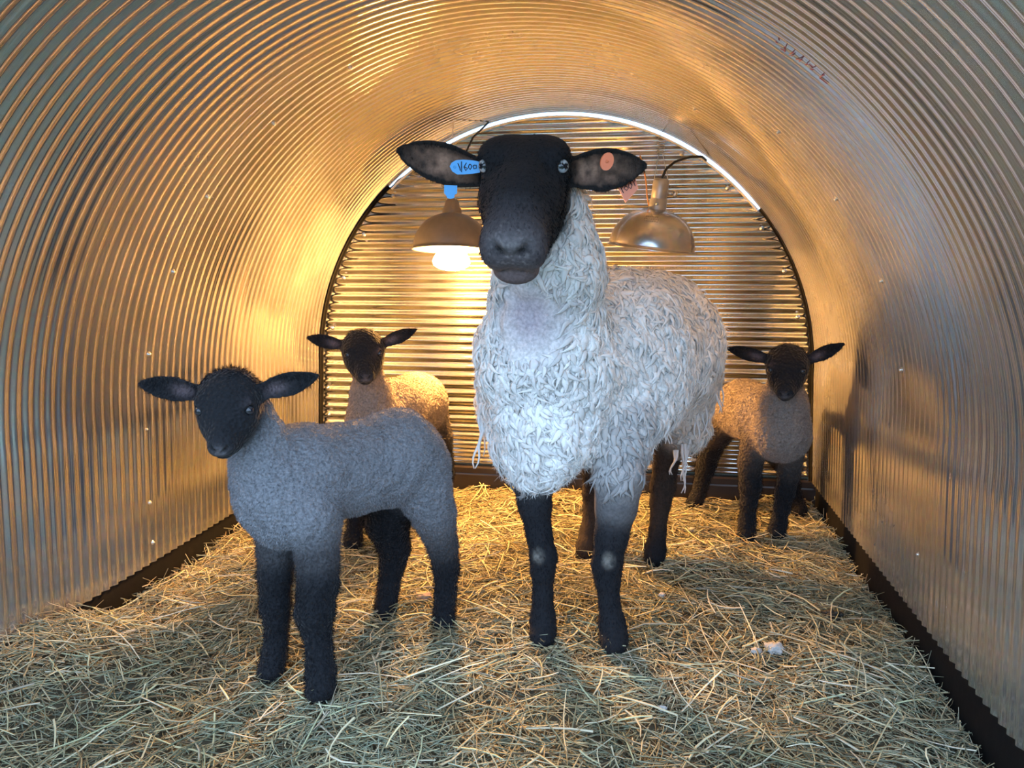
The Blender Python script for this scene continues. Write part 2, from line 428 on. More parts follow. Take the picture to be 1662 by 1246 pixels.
# ------------------------------------------------------------------ smooth solid modelling of the animals
class Prim:
    pass
class Cone(Prim):
    def __init__(s, a, b, k=.02, col=None, sq=None):
        (s.a, s.ra), (s.b, s.rb) = a, b; s.k, s.col, s.sq, s.sub = k, col, sq, False
    def box(s):
        r = np.array([s.ra, s.rb]).max()*(max(1, s.sq[1]) if s.sq else 1); return np.minimum(s.a, s.b)-r, np.maximum(s.a, s.b)+r
    def d(s, X, Y, Z):
        ab = s.b-s.a; L2 = ab @ ab + 1e-12
        x, y, z = X-s.a[0], Y-s.a[1], Z-s.a[2]
        t = np.clip((x*ab[0]+y*ab[1]+z*ab[2])/L2, 0, 1)
        x = x-t*ab[0]; y = y-t*ab[1]; z = z-t*ab[2]
        q = x*x+y*y+z*z
        if s.sq:
            n, f = s.sq; w = x*n[0]+y*n[1]+z*n[2]; q = q - w*w + (w/f)**2
        return np.sqrt(q) - (s.ra+(s.rb-s.ra)*t)
class Ell(Prim):
    def __init__(s, c, r, R=None, k=.02, col=None, sub=False):
        s.c, s.r, s.k, s.col, s.sub = np.asarray(c, float), np.asarray(r, float), k, col, sub
        s.R = np.eye(3) if R is None else R
    def box(s):
        e = np.sqrt(((s.R*s.r[None, :])**2).sum(1)); return s.c-e, s.c+e
    def d(s, X, Y, Z):
        x, y, z = X-s.c[0], Y-s.c[1], Z-s.c[2]; R = s.R
        u = (x*R[0, 0]+y*R[1, 0]+z*R[2, 0]); v = (x*R[0, 1]+y*R[1, 1]+z*R[2, 1]); w = (x*R[0, 2]+y*R[1, 2]+z*R[2, 2])
        k0 = np.sqrt((u/s.r[0])**2+(v/s.r[1])**2+(w/s.r[2])**2)
        k1 = np.sqrt((u/s.r[0]**2)**2+(v/s.r[1]**2)**2+(w/s.r[2]**2)**2)+1e-9
        return k0*(k0-1)/k1
class Ear(Prim):
    """a cupped leaf from base to tip; n faces the open side"""
    def __init__(s, base, tip, wid, n, th=.010, cup=.016, k=.008, col=None, droop=0.0):
        s.base, s.tip = np.asarray(base), np.asarray(tip); s.a = s.tip-s.base; s.L = np.linalg.norm(s.a); s.a = s.a/s.L
        s.n = nrm(np.asarray(n)-s.a*(np.asarray(n) @ s.a)); s.v = np.cross(s.a, s.n)
        s.w, s.th, s.cup, s.k, s.col, s.sub, s.droop = wid, th, cup, k, col, False, droop
    def box(s):
        r = s.w*1.1+s.cup; return np.minimum(s.base, s.tip)-r, np.maximum(s.base, s.tip)+r
    def loc(s, X, Y, Z):
        x, y, z = X-s.base[0], Y-s.base[1], Z-s.base[2]
        return ((x*s.a[0]+y*s.a[1]+z*s.a[2])/s.L, x*s.v[0]+y*s.v[1]+z*s.v[2], x*s.n[0]+y*s.n[1]+z*s.n[2])
    def width(s, t):
        tt = np.clip(t, 0, 1)
        return s.w*(.50+.50*np.sin(math.pi*np.clip(tt*.96+.02, 0, 1)))*np.sqrt(np.clip(1-tt**4.5, 0, 1))
    def d(s, X, Y, Z):
        t, v, n = s.loc(X, Y, Z)
        wv = s.width(t)
        q = np.clip(np.abs(v)/np.maximum(wv, .002), 0, 1.3)
        c = s.cup*(q*q-.45)*(1-.55*np.clip(t, 0, 1)) + s.droop*np.clip(t, 0, 1)**2
        dn = np.abs(n-c) - s.th*.5*(1.25-.45*q)*(1.15-.4*np.clip(t, 0, 1))
        de = np.maximum(np.abs(v)-wv, np.maximum(t-1, -t-.05)*s.L)
        e = s.th*.35
        a_, b_ = np.maximum(dn+e, 0), np.maximum(de+e, 0)
        return np.minimum(np.maximum(dn+e, de+e), 0)+np.sqrt(a_*a_+b_*b_)-e
def surface(prims, h, zmin=None, smooth=2):
    bx = [p.box() for p in prims if not p.sub]
    lo = np.min([b_[0] for b_ in bx], 0)-.03; hi = np.max([b_[1] for b_ in bx], 0)+.03
    dim = np.ceil((hi-lo)/h).astype(int)+1
    ax = [lo[i]+h*np.arange(dim[i]) for i in range(3)]
    phi = np.full(dim, .5, np.float32)
    for p in prims:
        b0, b1 = p.box(); pad = p.k*1.5+4*h
        i0 = np.maximum(0, np.floor((b0-pad-lo)/h).astype(int)); i1 = np.minimum(dim, np.ceil((b1+pad-lo)/h).astype(int)+1)
        sl = tuple(slice(i0[i], i1[i]) for i in range(3))
        d = p.d(ax[0][sl[0]][:, None, None], ax[1][sl[1]][None, :, None], ax[2][sl[2]][None, None, :]).astype(np.float32)
        cur = phi[sl]
        if p.sub:
            d = -d; hh = np.clip(.5-.5*(d-cur)/p.k*-1, 0, 1)
            hh = np.clip(.5+.5*(d-cur)/p.k, 0, 1); phi[sl] = cur+(d-cur)*hh + p.k*hh*(1-hh)
        else:
            hh = np.clip(.5+.5*(d-cur)/p.k, 0, 1); phi[sl] = d+(cur-d)*hh - p.k*hh*(1-hh)
    if zmin is not None:
        phi = np.maximum(phi, (zmin-ax[2])[None, None, :].astype(np.float32))
    ins = phi < 0
    cd_ = dim-1; ncell = int(np.prod(cd_))
    acc = np.zeros((0, 3)); ids, pos, quads = [], [], []
    def cid(i, j, k): return (i*cd_[1]+j)*cd_[2]+k
    for a in range(3):
        s0 = [slice(None)]*3; s1 = [slice(None)]*3; s0[a] = slice(0, -1); s1[a] = slice(1, None)
        A, B = phi[tuple(s0)], phi[tuple(s1)]
        I = np.argwhere((A < 0) != (B < 0))
        va, vb = A[tuple(I.T)], B[tuple(I.T)]
        t = va/(va-vb); P = I.astype(float); P[:, a] += t
        b_, c_ = (a+1) % 3, (a+2) % 3
        ok = (I[:, b_] > 0) & (I[:, c_] > 0) & (I[:, b_] < cd_[b_]) & (I[:, c_] < cd_[c_])
        I, P, neg = I[ok], P[ok], (va < 0)[ok]
        four = []
        for (ob, oc) in ((0, 0), (-1, 0), (-1, -1), (0, -1)):
            J = I.copy(); J[:, b_] += ob; J[:, c_] += oc
            q = cid(J[:, 0], J[:, 1], J[:, 2]); four.append(q); ids.append(q); pos.append(P)
        F = np.stack(four, 1); F[~neg] = F[~neg][:, ::-1]; quads.append(F)
    ids = np.concatenate(ids); pos = np.concatenate(pos); quads = np.concatenate(quads)
    u, inv = np.unique(ids, return_inverse=True)
    cnt = np.bincount(inv)
    V = np.stack([np.bincount(inv, pos[:, i]) for i in range(3)], 1)/cnt[:, None]
    Q = np.searchsorted(u, quads)
    for _ in range(smooth):                     # light relaxation
        S = np.zeros_like(V); n = np.zeros(len(V))
        for i in range(4):
            a_, b2 = Q[:, i], Q[:, (i+1) % 4]
            for ax_ in range(3): S[:, ax_] += np.bincount(a_, V[b2, ax_], len(V))
            n += np.bincount(a_, minlength=len(V))
        V = V*.4 + .6*S/np.maximum(n, 1)[:, None]
    return lo+V*h, Q
def normals(V, Q):
    n = np.cross(V[Q[:, 2]]-V[Q[:, 0]], V[Q[:, 3]]-V[Q[:, 1]]); out = np.zeros_like(V)
    for i in range(4):
        for a in range(3): out[:, a] += np.bincount(Q[:, i], n[:, a], len(V))
    return out/(np.linalg.norm(out, axis=1)[:, None]+1e-12)
def paint(V, prims, tau=.006):
    W = np.zeros(len(V)); Cc = np.zeros((len(V), 3))
    X, Y, Z = V.T
    for p in prims:
        if p.sub or p.col is None: continue
        d = p.d(X, Y, Z); ww = np.exp(-np.clip(d+.02, -.03, .3)/tau); W += ww; Cc += ww[:, None]*np.array(p.col)
    return Cc/(W[:, None]+1e-30)
def blades(P, Dr, L, wd, col, bend=None):
    """short hairs: a bent pointed sliver each"""
    n = len(P); r = rng.normal(size=(n, 3)); S = np.cross(Dr, r); S /= np.linalg.norm(S, axis=1)[:, None]+1e-9
    if bend is None: bend = np.zeros((n, 3))
    L = L[:, None]; wd = wd[:, None]
    mid = P+Dr*L*.55+bend*L*.25; tip = P+Dr*L*.95+bend*L
    V = np.stack([P-S*wd, P+S*wd, mid-S*wd*.75, mid+S*wd*.75, tip], 1).reshape(-1, 3)
    b = np.arange(n)[:, None]*5
    return V, b+np.array([[0, 1, 3, 2]]), b+np.array([[2, 3, 4]]), np.repeat(col, 5, 0)
def sample(V, Q, n, mask=None):
    """random points on the quads"""
    A = np.linalg.norm(np.cross(V[Q[:, 2]]-V[Q[:, 0]], V[Q[:, 3]]-V[Q[:, 1]]), axis=1)
    if mask is not None: A = A*mask[Q].mean(1)
    f = rng.choice(len(Q), n, p=A/A.sum()); u, v = rng.random(n)[:, None], rng.random(n)[:, None]
    ww = np.stack([(1-u)*(1-v), u*(1-v), u*v, (1-u)*v], 1)
    return Q[f], ww
def mixv(A, q, ww): return (A[q]*ww).sum(1)

BLK = (.009, .0095, .012); BLKB = (.030, .022, .018)  # BLKB: black with the lamp's warm light painted in, for the ewe's hind legs

class Head:
    """frame: S to the picture's right, F along the nose, U out of the forehead"""
    def __init__(s, eye_mid, yaw, pitch, roll, e, L):
        s.O = np.asarray(eye_mid); s.e, s.L = e, L
        h = CAM-s.O; h[2] = 0; h = nrm(h)                        # the animal looks towards the photographer
        a = math.radians(yaw); h = np.array([h[0]*math.cos(a)-h[1]*math.sin(a), h[0]*math.sin(a)+h[1]*math.cos(a), 0])
        z = np.array([0, 0, 1.0]); p = math.radians(pitch); S = np.cross(z, h)
        S = -S if S @ rt < 0 else S
        F = h*math.cos(p)-z*math.sin(p); U = h*math.sin(p)+z*math.cos(p)
        r = math.radians(roll); s.S = S*math.cos(r)+U*math.sin(r); s.U = U*math.cos(r)-S*math.sin(r); s.F = F
        s.R = np.stack([s.S, s.F, s.U], 1)
    def p(s, x, f, u): return s.O + s.S*x*s.e + s.F*f*s.L + s.U*u*s.e
    def ell(s, x, f, u, rx, rf, ru, k, col, sub=False, tilt=0):
        R = s.R
        if tilt:
            t = math.radians(tilt); R = np.stack([s.S, s.F*math.cos(t)+s.U*math.sin(t), s.U*math.cos(t)-s.F*math.sin(t)], 1)
        return Ell(s.p(x, f, u), (rx*s.e, rf*s.L, ru*s.e), R, k*s.e, col, sub)
    def cone(s, a, ra, b, rb, k, col, sq=None):
        return Cone((s.p(*a), ra*s.e), (s.p(*b), rb*s.e), k*s.e, col, sq)
def eye_parts(H, parent, x, f, u, r, iris, pupil_w=.55):
    """eyeball whose pale iris and level slot pupil face outwards"""
    for sg in (-1, 1):
        c = H.p(sg*x, f, u); ax = nrm(nrm(CAM-c)*.85+H.S*sg*.45)
        a = nrm(np.cross(ax, np.array([0, 0, 1.0]))); b_ = np.cross(ax, a)
        n1, n2 = 24, 16; V, col, Q = [], [], []
        for i in range(n2+1):
            t = math.pi*i/n2
            for j in range(n1):
                ph = 2*math.pi*j/n1
                l = (math.sin(t)*math.cos(ph), math.sin(t)*math.sin(ph), math.cos(t))
                V.append(c+r*(a*l[0]+b_*l[1]+ax*l[2]))
                if l[2] < .45: k = (.012, .012, .014)
                elif abs(l[1]) < .34 and abs(l[0]) < pupil_w: k = (.004, .005, .012)
                elif l[2] > .60: k = iris
                else: k = (.03, .03, .035)
                col.append(k)
        for i in range(n2):
            for j in range(n1): Q.append((i*n1+j, i*n1+(j+1) % n1, (i+1)*n1+(j+1) % n1, (i+1)*n1+j))
        tag(mesh('eye', V, [np.array(Q)[:, ::-1]], M_eye, parent, np.array(col)), None)
M_eye = attr_mat('wet_eye', .06, .6)

exec_order = []
# ================================================================== EWE
def build_ewe():
    W_, G_ = (.78, .76, .74), (.55, .50, .52)
    H = Head(atY(851, 268, 1.355), -8, 40, -1.5, .074, .195)
    P = []
    # trunk inside the fleece
    J = lambda x, y, Y, r: K(x, y, Y, r)
    P += [Cone(J(905, 600, 1.60, 112), J(985, 575, 1.75, 128), .05, W_), Cone(J(985, 575, 1.75, 128), J(1045, 565, 1.95, 116), .05, W_),
          Cone(J(1045, 565, 1.95, 116), J(1068, 560, 2.08, 96), .05, W_),
          Cone(J(890, 610, 1.55, 108), J(888, 700, 1.53, 76), .05, W_), Cone(J(888, 700, 1.53, 78), J(872, 745, 1.52, 46), .04, W_),
          Cone(J(905, 335, 1.455, 44), J(890, 430, 1.475, 76), .03, W_), Cone(J(890, 430, 1.475, 76), J(880, 560, 1.535, 98), .05, W_),
          Cone(J(1000, 690, 1.62, 60), J(1020, 640, 1.70, 85), .05, W_), Cone(J(1000, 690, 1.60, 58), J(1003, 762, 1.55, 38), .04, (.44, .425, .42)),
          Cone(J(1090, 620, 2.05, 74), J(1105, 690, 2.08, 44), .05, W_), Cone(J(835, 650, 1.62, 60), J(850, 740, 1.56, 40), .04, W_)]
    # legs
    def leg(pts, k=.012):
        for a, b in zip(pts[:-1], pts[1:]):
            P.append(Cone(J(*a[:4]), J(*b[:4]), k, b[4]))
    B2 = (.016, .0155, .018); GR = (.26, .24, .245)
    leg([(864, 770, 1.545, 36, W_), (868, 820, 1.535, 26, B2), (875, 865, 1.53, 20, BLK), (882, 903, 1.525, 21, BLK), (881, 925, 1.525, 18.5, BLK), (881, 965, 1.525, 15.5, BLK),
         (881, 1000, 1.525, 19, BLK), (881, 1014, 1.52, 21, BLK)])
    P.append(Ell(atY(881, 1030, 1.505), (.0275, .036, .026), None, .012, BLK))
    leg([(1004, 770, 1.56, 44, (.36, .345, .34)), (1000, 822, 1.55, 33, (.18, .17, .17)), (992, 870, 1.54, 26.5, B2), (985, 915, 1.53, 24, BLK), (986, 938, 1.53, 20, BLK), (989, 980, 1.525, 16, BLK),
         (993, 1010, 1.525, 20.5, BLK), (995, 1024, 1.52, 22.5, BLK)])
    P.append(Ell(atY(997, 1040, 1.505), (.029, .037, .026), None, .012, BLK))
    leg([(1085, 690, 2.07, 42, W_), (1082, 740, 2.07, 21, BLKB), (1076, 790, 2.06, 20, BLKB), (1072, 815, 2.05, 16, BLKB), (1067, 865, 2.02, 13, BLKB), (1064, 890, 2.0, 16, BLK), (1062, 904, 1.99, 17, BLK)])
    leg([(975, 700, 2.06, 40, W_), (965, 760, 2.08, 20, BLKB), (963, 800, 2.09, 17, BLKB), (960, 825, 2.08, 13, BLKB), (954, 862, 2.05, 12, BLKB), (950, 884, 2.03, 14, BLKB), (949, 894, 2.02, 15, BLKB)])
    # head
    h = []
    h += [H.ell(0, -.13, -.40, 1.05, .22, .90, .3, BLK), H.ell(-.45, -.12, -.15, .55, .19, .55, .3, BLK), H.ell(.45, -.12, -.15, .55, .19, .55, .3, BLK),
          H.ell(0, .02, -.12, .92, .24, .60, .3, BLK),
          H.cone((0, .05, -.32), .84, (0, .55, -.24), .70, .3, BLK), H.cone((0, .45, -.24), .70, (0, .80, -.34), .64, .25, BLK),
          H.cone((0, .1, .05), .42, (0, .66, .0), .44, .35, BLK),
          H.cone((-.42, .0, -1.0), .58, (-.20, .66, -.95), .48, .35, BLK), H.cone((.42, .0, -1.0), .58, (.20, .66, -.95), .48, .35, BLK),
          H.cone((0, -.1, -1.1), .84, (0, .3, -1.0), .70, .4, BLK),
          H.ell(0, .86, -.30, .70, .17, .55, .2, BLK), H.ell(-.32, .95, -.52, .42, .13, .48, .2, (.03, .026, .03)), H.ell(.32, .95, -.52, .42, .13, .48, .2, (.03, .026, .03)),
          H.ell(0, .98, -.18, .40, .09, .26, .15, (.03, .026, .03)),
          H.cone((0, .45, -1.05), .50, (0, .82, -1.10), .46, .22, (.035, .028, .03)), H.ell(0, .90, -1.16, .52, .13, .28, .15, (.045, .034, .036))]
    for sg in (-1, 1):
        h += [H.ell(sg*.78, .0, .26, .26, .13, .20, .3, BLK), H.ell(sg*.55, -.03, .32, .34, .14, .16, .3, BLK), H.ell(sg*.66, .28, -.30, .32, .28, .40, .3, BLK)]
    P += h
    # eye sockets, nostrils, mouth
    for sg in (-1, 1):
        P.append(H.ell(sg*.95, .09, .14, .20, .075, .17, .08, None, True))
        P.append(H.cone((sg*.08, 1.10, -.42), .06, (sg*.40, 1.05, -.12), .10, .06, None)); P[-1].sub = True
        P.append(H.cone((sg*.02, 1.07, -.98), .035, (sg*.66, .84, -.86), .05, .06, None)); P[-1].sub = True
    P.append(H.cone((0, 1.11, -.38), .03, (0, 1.08, -.95), .03, .05, None)); P[-1].sub = True
    toC = nrm(CAM-H.O)
    earc = (.016, .014, .014)
    eL = Ear(H.p(-.93, -.10, -.42), atY(641, 243, 1.40), .040, toC+np.array([-.15, 0, -.30]), .011, .020, .012, earc)
    eR = Ear(H.p(.95, -.10, -.34), atY(1052, 268, 1.38), .040, toC+np.array([.35, 0, -.30]), .011, .020, .012, earc)
    P += [eL, eR]
    V, Q = surface(P, .0040, zmin=-.012)
    n = normals(V, Q)
    col = paint(V, P)
    wool = np.clip((col.mean(1)-.10)/.35, 0, 1)
    # lumpy fleece
    V = V + n*(wool*(.006*noise(V, 28.0, 1)+.004*noise(V, 60.0, 2)))[:, None]
    # pinker inside of the ears, dusty nose, worn knees, bare throat
    X, Y, Z = V.T
    for E in (eL, eR):
        t, v, nn_ = E.loc(X, Y, Z); inside = (t > .08) & (t < .92) & (np.abs(v) < E.width(t)*.72) & (n @ E.n > .25)
        a = np.exp(-((v/(E.w*.62))**2))*np.clip((t-.05)/.15, 0, 1)*np.clip((.95-t)/.5, 0, 1)*inside
        a = a*(.55+.45*noise(V, 90, 4))
        col = col*(1-a[:, None])+a[:, None]*np.array((.42, .25, .18))
    d = np.linalg.norm(V-H.p(0, 1.07, -.25), axis=1); a = np.clip(1-d/.05, 0, 1)*(noise(V, 420, 6) > .45)*.5
    col = col*(1-a[:, None])+a[:, None]*np.array((.55, .50, .48))
    d = np.linalg.norm(V-H.p(0, .98, -.5), axis=1); a = np.clip(1.2-d/.085, 0, 1)*.55*(1-wool)
    col = col*(1-a[:, None])+a[:, None]*np.array((.12, .10, .105))
    rel = (V-H.O) @ H.R/np.array([H.e, H.L, H.e]); face_ = (1-wool)*(rel[:, 1] > .45)*(rel[:, 1] < 1.4)*(rel[:, 2] > -1.9)*(np.abs(rel[:, 0]) < 1.2)
    a = face_*np.exp(-((rel[:, 0]/.42)**2+((rel[:, 2]+.12)/.20)**2))*(rel[:, 1] > .85)*.7           # nose pad
    col = col*(1-a[:, None])+a[:, None]*np.array((.16, .145, .15))
    a = face_*np.clip((-.62-rel[:, 2])/.2, 0, 1)*np.clip((rel[:, 1]-.62)/.2, 0, 1)*.75                 # lips
    col = col*(1-a[:, None])+a[:, None]*np.array((.14, .10, .10))
    for sg in (-1, 1):                                                                                 # inside of the nostrils
        a = face_*np.exp(-(((rel[:, 0]-sg*.25)/.16)**2+((rel[:, 2]+.25-.0*sg)/.10)**2))*(rel[:, 1] > .9)
        col = col*(1-.9*a[:, None])
    for (kx, ky, kY, rr) in ((873, 902, 1.50, .014), (988, 910, 1.50, .014)):
        d = np.linalg.norm((V-atY(kx, ky, kY))*[1, .6, .8], axis=1); a = np.clip(1.25-d/rr, 0, 1)*.45*(n[:, 1] < -.2)*np.clip(.75+.8*noise(V, 160, 14), 0, 1)
        col = col*(1-a[:, None])+a[:, None]*np.array((.36, .33, .28))
    thr = atY(866, 505, 1.44); dthr = np.linalg.norm((V-thr)*[1, .7, .8], axis=1); bare = np.clip(1.5-dthr/.062, 0, 1)*wool
    col = col*(1-.8*bare[:, None])+.8*bare[:, None]*np.array((.32, .26, .31))
    root = empty('ewe', (.20, 1.75, 0))
    tag(root, 'big black-faced ewe with shaggy white fleece standing between the lambs', 'sheep')
    mesh('body', V, [Q], M_ewe, root, col)
    # fleece of hanging locks
    m = np.clip(wool*1.6-.6, 0, 1)*np.where(bare > .3, 0, 1)
    def locks(cnt, lmin, lmax, wmin, wmax, lift, seed):
        q, ww = sample(V, Q, cnt, m); p = mixv(V, q, ww); nn2 = mixv(n, q, ww); nn2 /= np.linalg.norm(nn2, axis=1)[:, None]
        g = np.array([0, 0, -1.0])+rng.normal(0, .38, (cnt, 3)) + .5*noise(p, 9, 8)[:, None]*np.array([1., .3, .2])
        top = np.clip((nn2[:, 2]-.4)/.4, 0, 1)[:, None]
        g = g + top*rng.normal(0, .8, (cnt, 3))
        T = g-nn2*(g*nn2).sum(1)[:, None]; T /= np.linalg.norm(T, axis=1)[:, None]+1e-9
        S = np.cross(T, nn2)
        L = rng.uniform(lmin, lmax, cnt); wd = rng.uniform(wmin, wmax, cnt)
        lf = rng.uniform(.5, 1, cnt)*lift
        k1, k2 = rng.normal(0, .38, cnt), rng.normal(.0, .30, cnt)
        rings, sides = 6, 6; ts = np.linspace(0, 1, rings)
        wprof = np.array([.50, 1.0, 1.05, .80, .45, .06])
        Vv = []
        for i, t in enumerate(ts):
            c = p + T*(L*t)[:, None] + S*(L*(k1*t*t+k2*np.sin(t*5)*.35))[:, None] + nn2*(lf*math.sin(math.pi*min(1, .12+.8*t))-.004)[:, None]
            for j in range(sides):
                a = 2*math.pi*j/sides
                Vv.append(c + S*(wd*wprof[i]*math.cos(a))[:, None] + nn2*(wd*.40*wprof[i]*math.sin(a))[:, None])
        Vv = np.stack(Vv, 1)
        F = []
        for i in range(rings-1):
            for j in range(sides): F.append((i*sides+j, i*sides+(j+1) % sides, (i+1)*sides+(j+1) % sides, (i+1)*sides+j))
        F = (np.array(F)[None]+np.arange(cnt)[:, None, None]*rings*sides).reshape(-1, 4)
        cc = mixv(col, q, ww)*(rng.uniform(.78, 1.06, cnt)*(1+.10*noise(p, 14, 77)))[:, None]
        back_ = np.clip((p[:, 1]-1.75)/.3, 0, 1)[:, None]
        cc = cc*(1-.12*back_*np.array([0, .25, .6]))  # warm lamp light painted into the colour of the rear locks
        C2 = np.repeat(cc[:, None], rings*sides, 1)
        return Vv.reshape(-1, 3), F, np.clip(C2, 0, .85).reshape(-1, 3)
    A = [locks(6500, .020, .040, .0042, .0095, .008, 1), locks(3200, .026, .050, .0030, .0065, .012, 2), locks(4500, .014, .030, .0020, .0045, .011, 3)]
    Vf = np.concatenate([a[0] for a in A]); Cf = np.concatenate([a[2] for a in A]); o_ = 0; Ff = []
    for a in A: Ff.append(a[1]+o_); o_ += len(a[0])
    mesh('fleece', Vf, [np.concatenate(Ff)], M_lock, root, Cf)
    q, ww = sample(Vf, np.concatenate(Ff), 150000); p = mixv(Vf, q, ww); nf = normals(Vf, np.concatenate(Ff)); nn2 = mixv(nf, q, ww)
    Dr = nn2*.55+np.array([0, -.1, -.8])+rng.normal(0, .35, p.shape); Dr /= np.linalg.norm(Dr, axis=1)[:, None]
    a_ = blades(p, Dr, rng.uniform(.005, .014, len(p)), rng.uniform(.0003, .0006, len(p)), np.clip(mixv(Cf, q, ww)*rng.uniform(.9, 1.1, len(p))[:, None], 0, .85), rng.normal(0, .35, p.shape))
    mesh('wool_fibres', a_[0], [a_[1], a_[2]], M_lock, root, a_[3])
    # loose hanging strands
    for (x, y, Y, ln, dx) in ((1163, 520, 2.05, 60, 12), (1160, 590, 2.04, 70, 14), (1158, 610, 2.0, 60, 8), (783, 690, 1.58, 70, -14), (790, 650, 1.6, 90, -10), (1078, 640, 1.72, 80, 8), (1072, 660, 1.72, 60, 14),
                              (1118, 700, 2.02, 60, -6), (1108, 720, 2.0, 60, 2), (1112, 730, 2.02, 70, -6), (1095, 730, 2.0, 40, -4), (786, 560, 1.56, 90, -6), (780, 610, 1.58, 100, 0), (1140, 640, 2.0, 70, 6), (1130, 660, 1.98, 60, 0)):
        for r_ in range(2):
            b = MB(); n_ = 9; pts, rad = [], []
            ph = random.uniform(0, 6)
            for i in range(n_):
                t = i/(n_-1)
                pts.append(atY(x+dx*t+6*math.sin(t*6+ph)*t+r_*4*(1-t), y+ln*t, Y-.004*r_)); rad.append(.0050*(1-t*.75))
            b.tube(pts, rad, 6)
            mesh('wool_strand', np.concatenate(b.V), [np.concatenate(b.Q), np.concatenate(b.T)], M_lock, root, np.full((b.n, 3), .70))
    # short black hair on face and legs
    hm = (1-wool)*(col.mean(1) < .06)
    q, ww = sample(V, Q, 26000, hm); p = mixv(V, q, ww); nn2 = mixv(n, q, ww)
    g = -H.F*.0+np.array([0, 0, -1.0]); Dr = nn2*.55+g+rng.normal(0, .25, p.shape); Dr /= np.linalg.norm(Dr, axis=1)[:, None]
    hv, h4, h3, hc = blades(p, Dr, rng.uniform(.003, .007, len(p)), rng.uniform(.0003, .0006, len(p)), mixv(col, q, ww)*rng.uniform(.5, 1.2, len(p))[:, None])
    mesh('short_hair', hv, [h4, h3], M_hair, root, hc)
    eye_parts(H, root, .86, .065, .09, .0142, (.36, .39, .42))
    # ear tags: a blue one folded over the ear on the left, an orange one on the other
    def plate(pts, nrm_, th):
        pts = np.asarray(pts); k = len(pts); V2 = np.concatenate([pts+nrm_*th*.5, pts-nrm_*th*.5])
        b2 = MB(); c0, c1 = pts.mean(0)+nrm_*th*.5, pts.mean(0)-nrm_*th*.5
        V2 = np.concatenate([V2, [c0, c1]])
        b2.add(V2, [(i, (i+1) % k, k+(i+1) % k, k+i) for i in range(k)], [(2*k, (i+1) % k, i) for i in range(k)]+[(2*k+1, k+i, k+(i+1) % k) for i in range(k)])
        return b2
    def tag_outline(E, pix, Y): return [atY(x, y, Y) for (x, y) in pix]
    tn = toC
    # blue front plate (long rounded flag) and back plate hanging under the ear
    cx = [(730, 270), (733, 264), (740, 260), (752, 259), (766, 260), (778, 262), (780, 270), (779, 280), (766, 282), (752, 283), (742, 283), (734, 278)]
    t1 = plate([atY(x, y, 1.352) for x, y in cx], tn, .0022).build('ear_tag', M_blue, root, False); t1['label'] = 'blue ear tag with handwritten number'
    cx = [(721, 300), (742, 301), (742, 314), (738, 316), (737, 321), (731, 323), (726, 321), (724, 317), (721, 314)]
    b2 = plate([atY(x, y, 1.375) for x, y in cx], tn, .0022); b2.build('tag_back', M_blue, t1, False)
    def strokes(lines, Y, parent, r=.0008):
        b3 = MB()
        for ln in lines: b3.tube([atY(x, y, Y) for x, y in ln], r, 5)
        b3.build('number', M_ink, parent)
    strokes([[(743, 265), (746, 272), (747, 277)], [(749, 262), (749, 279)], [(757, 264), (753, 271), (756, 277), (759, 273), (754, 271)], [(762, 266), (760, 271), (763, 275), (766, 270), (763, 266)], [(768, 268), (769, 274), (773, 273), (773, 268), (769, 268)]], 1.350, t1)
    b3 = MB(); th = np.linspace(0, 2*math.pi, 12); b3.tube([atY(738+2*math.cos(a), 271+2*math.sin(a), 1.3505) for a in th], .0005, 5); b3.build('rivet', M_blue, t1)
    c = atY(985, 262, 1.335); u1, u2 = nrm(rt*.9+up*-.25), nrm(up+rt*.3); th = np.arange(20)*2*math.pi/20
    t2 = plate([c+u1*.0105*math.cos(a)+u2*.0155*math.sin(a) for a in th], nrm(tn+rt*.4), .003).build('ear_tag', M_orange, root, False); t2['label'] = 'orange ear tag with black number'
    b3 = MB(); b3.lathe([(.0001, .003), (.002, .0028), (.0028, 0)], c+tn*.0015, np.stack([u1, u2, tn], 1), 10); b3.build('rivet', M_orange, t2)
    cx = [(1002, 303), (1031, 289), (1036, 306), (1015, 329)]
    plate([atY(x, y, 1.40) for x, y in cx], tn, .0022).build('tag_back', M_orange, t2, False)
    strokes([[(1007, 303), (1012, 313)], [(1015, 300), (1013, 306), (1017, 309), (1020, 305), (1016, 302)], [(1021, 297), (1020, 303), (1024, 306), (1026, 300), (1022, 297)], [(1028, 294), (1031, 302)]], 1.3975, t2, .0007)
    return H
M_ewe = M_fleece

